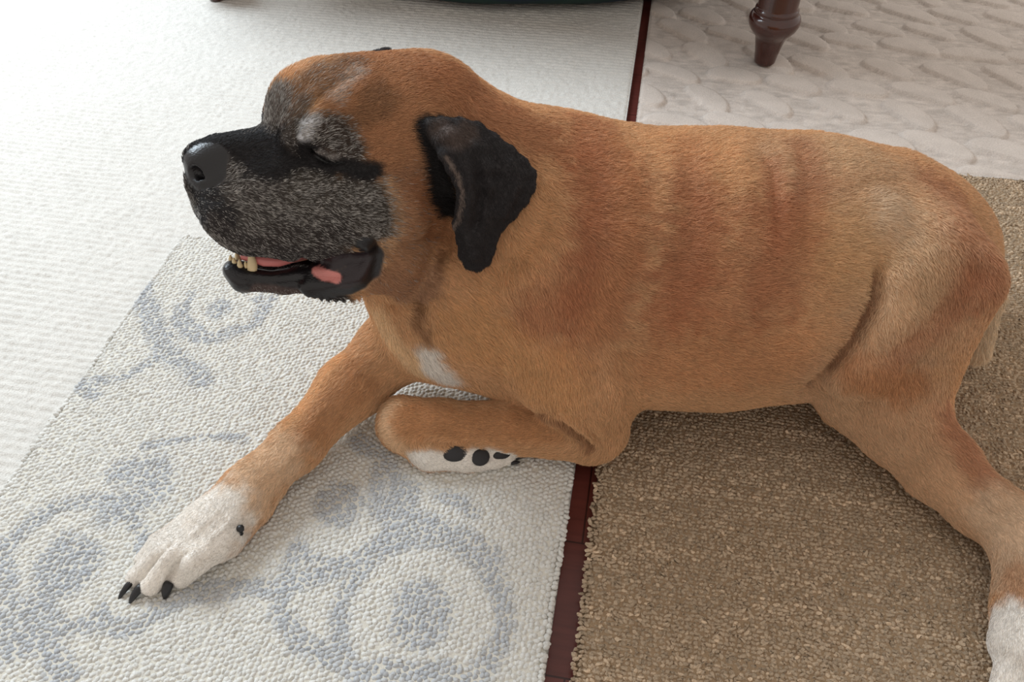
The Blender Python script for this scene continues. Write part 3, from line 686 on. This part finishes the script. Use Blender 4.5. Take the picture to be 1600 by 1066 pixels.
def rosette_mask(x, y):
    m = np.zeros(len(x)); wx = x + (noise(np.stack([x, y, x * 0], 1), .03) - .5) * .014; wy = y + (noise(np.stack([y, x, x * 0 + 5], 1), .03) - .5) * .014
    for c, d, r, w, a0, a1 in ROS:
        q = np.hypot(wx - c[0], wy - c[1]); m = np.maximum(m, sm((d - q) / .016 + .5) * .9); t = np.degrees(np.arctan2(wy - c[1], wx - c[0])) % 360
        inn_ = ((t - a0) % 360) < (a1 - a0); m = np.maximum(m, sm(1.4 - np.abs(q - r) / (w * .72)) * inn_ * .85)
    pp = np.stack([wx, wy], 1)
    for v, w in VINES:
        d = np.full(len(x), 9.)
        for a, b in zip(v[:-1], v[1:]):
            e = b - a; t = np.clip((pp - a) @ e / (e @ e), 0, 1); d = np.minimum(d, np.linalg.norm(pp - a - t[:, None] * e, axis=1))
        m = np.maximum(m, sm(1.6 - d / w) * .85)
    return m
A0, A1, B0, B1 = -.755, -.024, -.02, .973
sx, sy = .0060, .0066
gi, gj = np.meshgrid(np.arange(A0 + .003, A1 - .001, sx), np.arange(B0 + .003, B1 - .001, sy), indexing='ij'); n_ = gi.size
cx = gi.ravel() + rr.normal(0, .0007, n_); cy = (gj + (np.arange(gj.shape[0]) % 2)[:, None] * sy * .5).ravel() + rr.normal(0, .0008, n_)
cx += (n2(gi, gj, .05).ravel() - .5) * .006
msk = rosette_mask(cx, cy); msk = np.clip(msk * (.75 + .4 * rr.rand(n_)), 0, 1); dye = lin(222, 220, 214) * (1 - msk[:, None]) + lin(182, 185, 189) * msk[:, None]
dye *= (.93 + .12 * rr.rand(n_))[:, None]
V_, F_, T_ = beans(cx, cy, np.full(n_, .0035), .0044 * (.85 + .3 * rr.rand(n_)), .0036 * (.85 + .3 * rr.rand(n_)), .0034 * (.8 + .4 * rr.rand(n_)), rr.normal(.5, .5, n_) + (n2(gi, gj, .04, 3).ravel() - .5) * 2.5, rr.normal(0, .45, n_))
V_ = V_ + rr.normal(0, .0003, V_.shape)
sv, sf = slab(A0, A1, B0, B1, -.001, .0050, .01)
rug('patterned_rug', [(sv, sf, np.tile(lin(215, 210, 198), (len(sv), 1))), (V_, F_, np.repeat(dye, T_, 0))], pile_mat('looped_wool'), 'cream looped rug with pale grey-blue rosettes under the outstretched front paw')

# cut beige rug
A0, A1, B0, B1 = .009, 1.30, .12, 1.402
sx, sy = .0050, .0053
gi, gj = np.meshgrid(np.arange(A0 + .002, A1, sx), np.arange(B0 + .003, B1 - .001, sy), indexing='ij'); n_ = gi.size
edge = np.exp(-(gi - A0).ravel() / .006)
cx = gi.ravel() + rr.normal(0, .0011, n_) - edge * rr.rand(n_) * .005; cy = gj.ravel() + rr.normal(0, .0006, n_) + (n2(gi, gj, .09, 2).ravel() - .5) * .006
row = rr.rand(gi.shape[1]); rowv = np.repeat(row[None], gi.shape[0], 0).ravel(); st_ = noise(np.stack([cx * .10, cy, cx * 0], 1), .008) * .6 + noise(np.stack([cx * .35, cy, cx * 0 + 3], 1), .020) * .4
dye = lin(204, 181, 154) * (.76 + .26 * rr.rand(n_) + .55 * (st_ - .5))[:, None]; pale = rr.rand(n_) < .14; dye[pale] = dye[pale] * 1.35
V_, F_, T_ = beans(cx, cy, np.full(n_, -.0010), .0035 * (.6 + .6 * rr.rand(n_)), .0026 * (.8 + .4 * rr.rand(n_)), .0036 * (.55 + .5 * rr.rand(n_) + 1.1 * (st_ - .5)), rr.normal(0, .5, n_), rr.normal(0, .9, n_))
V_ = V_ + rr.normal(0, .00045, V_.shape)
sv, sf = slab(A0, A1, B0, B1, -.0135, -.0002, .012)
rug('beige_rug', [(sv, sf, np.tile(lin(165, 140, 112), (len(sv), 1))), (V_, F_, np.repeat(dye, T_, 0))], pile_mat('cut_wool', .95, 620, 1.0), 'plain tan beige rug in fine rows under the dog\'s belly and hind leg')

# ribbed white rug
def ribs(A, B):
    w = (n2(A, B, .12, 1) - .5) * .02; amp = sm(n2(A, B, .16, 4) * 1.7 - .15); row_ = np.sin((B + w * .35) * 2 * math.pi / .0135)
    return .0010 * row_ * (.35 + amp) * (.6 + .8 * n2(A, B, .02, 6)) + (n2(A, B, .007, 8) - .5) * .0030 + (n2(A, B, .05, 9) - .5) * .002
sv, sf = slab(-2.3, -.022, -.05, 2.75, -.0135, -.0010, .0034, ribs)
d_ = lin(216, 212, 205) * (.95 + .10 * noise(np.c_[sv[:, 0] * .4, sv[:, 1], sv[:, 0] * 0], .008))[:, None]
rug('ribbed_rug', [(sv, sf, d_)], pile_mat('ribbed_wool', .95, 420, .7), 'large off-white finely ribbed rug behind the dog\'s head')

# carved rug with leaf shapes
LV = []
for i in range(-2, 16):
    for j in range(-2, 12):
        LV.append((i * .135 + (j % 2) * .066 + rr.normal(0, .010), 1.40 + j * .100 + rr.normal(0, .008), R(-38) + rr.normal(0, .22) + (j % 2) * .25, .058 + rr.rand() * .018, .024 + rr.rand() * .007))
def leaves(A, B):
    H = np.zeros(A.shape)
    for x, y, an, l, w in LV:
        m_ = (np.abs(A - x) < l + .01) & (np.abs(B - y) < l + .01)
        if not m_.any(): continue
        dx, dy = A[m_] - x, B[m_] - y; u = dx * math.cos(an) + dy * math.sin(an); v = -dx * math.sin(an) + dy * math.cos(an); v = v + u * u * 2.2 - .006
        q = np.abs(u / l)**2.4 + np.abs(v / w)**2.2; H[m_] = np.maximum(H[m_], .0085 * sm((1.12 - q) / .20) * (1 - .25 * np.clip(q, 0, 1)))
    return H + (n2(A, B, .008, 5) - .5) * .0028 * (H < .003) + (n2(A, B, .006, 15) - .5) * .0010 + (n2(A, B, .10, 7) - .5) * .003 + .0006 * np.sin(B * 2 * math.pi / .012) * (H < .001)
sv, sf = slab(-.002, 2.1, 1.402, 2.75, -.0135, -.003, .0042, leaves)
d_ = lin(210, 198, 188) * (.93 + .12 * noise(sv, .02))[:, None]
_m = sm(leaves(sv[:, 0], sv[:, 1]) / .006)[:, None]; d_ = d_ * (.93 + .05 * _m) * (1 + .45 * (1 - _m) * (noise(sv * np.array((.3, 1, 0)), .006) - .5)[:, None])
rug('carved_rug', [(sv, sf, d_)], pile_mat('carved_wool', .95, 420, .6), 'greyish beige rug with raised leaf shapes under the turned table leg')

# ---------------------------------------------------------------- table with turned legs
wood, nt, bs = nm('mahogany')
tc = nt.nodes.new('ShaderNodeTexCoord'); mpn = nt.nodes.new('ShaderNodeMapping'); mpn.inputs['Scale'].default_value = (14, 14, 1.2)
wv = nt.nodes.new('ShaderNodeTexNoise'); wv.inputs['Scale'].default_value = 3; wv.inputs['Detail'].default_value = 6
cr = nt.nodes.new('ShaderNodeValToRGB'); cr.color_ramp.elements[0].color = (.020, .005, .004, 1); cr.color_ramp.elements[1].color = (.085, .020, .011, 1)
nt.links.new(tc.outputs['Object'], mpn.inputs[0]); nt.links.new(mpn.outputs[0], wv.inputs['Vector']); nt.links.new(wv.outputs['Fac'], cr.inputs[0]); nt.links.new(cr.outputs[0], bs.inputs['Base Color'])
bs.inputs['Roughness'].default_value = .22; bs.inputs['Coat Weight'].default_value = .5; bs.inputs['Coat Roughness'].default_value = .08
PROF = [(0, .0), (0, .021), (.003, .0235), (.010, .0242), (.030, .0270), (.052, .0315), (.060, .0330), (.066, .0365), (.074, .0440), (.084, .0515), (.094, .0555), (.103, .0560), (.110, .0535), (.115, .0490), (.1175, .0455),
        (.1195, .0462), (.1225, .0470), (.1255, .0462), (.1275, .0435), (.132, .0428), (.20, .0440), (.30, .0450), (.33, .0450), (.34, .052), (.36, .052), (.37, .045), (.375, .045)]
def lathe(prof, n=40):
    V_ = [(r * math.cos(2 * math.pi * k / n), r * math.sin(2 * math.pi * k / n), z) for z, r in prof for k in range(n)]
    F_ = [(i * n + k, i * n + (k + 1) % n, (i + 1) * n + (k + 1) % n, (i + 1) * n + k) for i in range(len(prof) - 1) for k in range(n)]; return V_, F_
def box(x0, x1, y0, y1, z0, z1):
    return [(x, y, z) for z in (z0, z1) for y in (y0, y1) for x in (x0, x1)], [(0, 2, 3, 1), (4, 5, 7, 6), (0, 1, 5, 4), (2, 6, 7, 3), (0, 4, 6, 2), (1, 3, 7, 5)]
LR = P(1194, 97, 0)[:2]; LL = P(341, -3, 0)[:2]; dirt = unit(np.r_[LL - LR, 0])[:2]; back = np.array((-dirt[1], dirt[0])); back = back if back[1] > 0 else -back
W_ = float(np.linalg.norm(LL - LR)); table = bpy.data.objects.new('table', None); C.objects.link(table); table.location = (LR[0], LR[1], 0); table.rotation_euler.z = math.atan2(-dirt[1], -dirt[0])
tag(table, 'dark mahogany table on turned bulbous legs standing beyond the dog', 'table')
DEP = .72
for (x, y) in ((0, 0), (-W_, 0), (0, DEP), (-W_, DEP)):
    v_, f_ = lathe(PROF); o = mesh_obj('leg', v_, f_, wood, table); o.location = (x, y, 0)
def bev(o, w=.004):
    m_ = o.modifiers.new('b', 'BEVEL'); m_.width = w; m_.segments = 3; return o
for (x, y) in ((0, 0), (-W_, 0), (0, DEP), (-W_, DEP)):
    pass
v_, f_ = box(-W_ - .05, .05, -.05, DEP + .05, .375, .455); bev(mesh_obj('apron', v_, f_, wood, table, smooth=False))
v_, f_ = box(-W_ - .10, .10, -.10, DEP + .10, .455, .485); bev(mesh_obj('tabletop', v_, f_, wood, table, smooth=False), .008)

# ---------------------------------------------------------------- dark round pet bed under the table
bedm, nt, bs = nm('bed_fabric'); bs.inputs['Roughness'].default_value = .8
n1 = nt.nodes.new('ShaderNodeTexNoise'); n1.inputs['Scale'].default_value = 6; cr = nt.nodes.new('ShaderNodeValToRGB'); cr.color_ramp.elements[0].position = .4; cr.color_ramp.elements[1].position = .6
cr.color_ramp.elements[0].color = (.006, .014, .040, 1); cr.color_ramp.elements[1].color = (.008, .035, .030, 1); nt.links.new(n1.outputs['Fac'], cr.inputs[0]); nt.links.new(cr.outputs[0], bs.inputs['Base Color'])
bedc = P(835, 30, 0); bx, by = .56, .30
bed = bpy.data.objects.new('pet_bed', None); C.objects.link(bed); bed.location = (float(bedc[0]), float(bedc[1]) + by, .006); tag(bed, 'dark navy and green oval pet bed peeping in behind the dog\'s neck', 'pet bed')
V_, F_ = [], []; nu, nv = 96, 20
for i in range(nu):
    t = 2 * math.pi * i / nu
    for k in range(nv):
        a_ = 2 * math.pi * k / nv; rr_ = .075 * (1 + .03 * math.sin(9 * t)); q = 1 - .075 / bx
        V_.append(((bx - .075) * math.cos(t) + rr_ * math.cos(a_) * math.cos(t), (by - .075) * math.sin(t) + rr_ * math.cos(a_) * math.sin(t), .078 + rr_ * math.sin(a_)))
for i in range(nu):
    for k in range(nv): F_.append((i * nv + k, ((i + 1) % nu) * nv + k, ((i + 1) % nu) * nv + (k + 1) % nv, i * nv + (k + 1) % nv))
mesh_obj('bolster', V_, F_, bedm, bed)
blob('cushion', (0, 0, .055), np.eye(3), np.array((bx - .1, by - .1, .05)), bedm, bed, 48, 16)
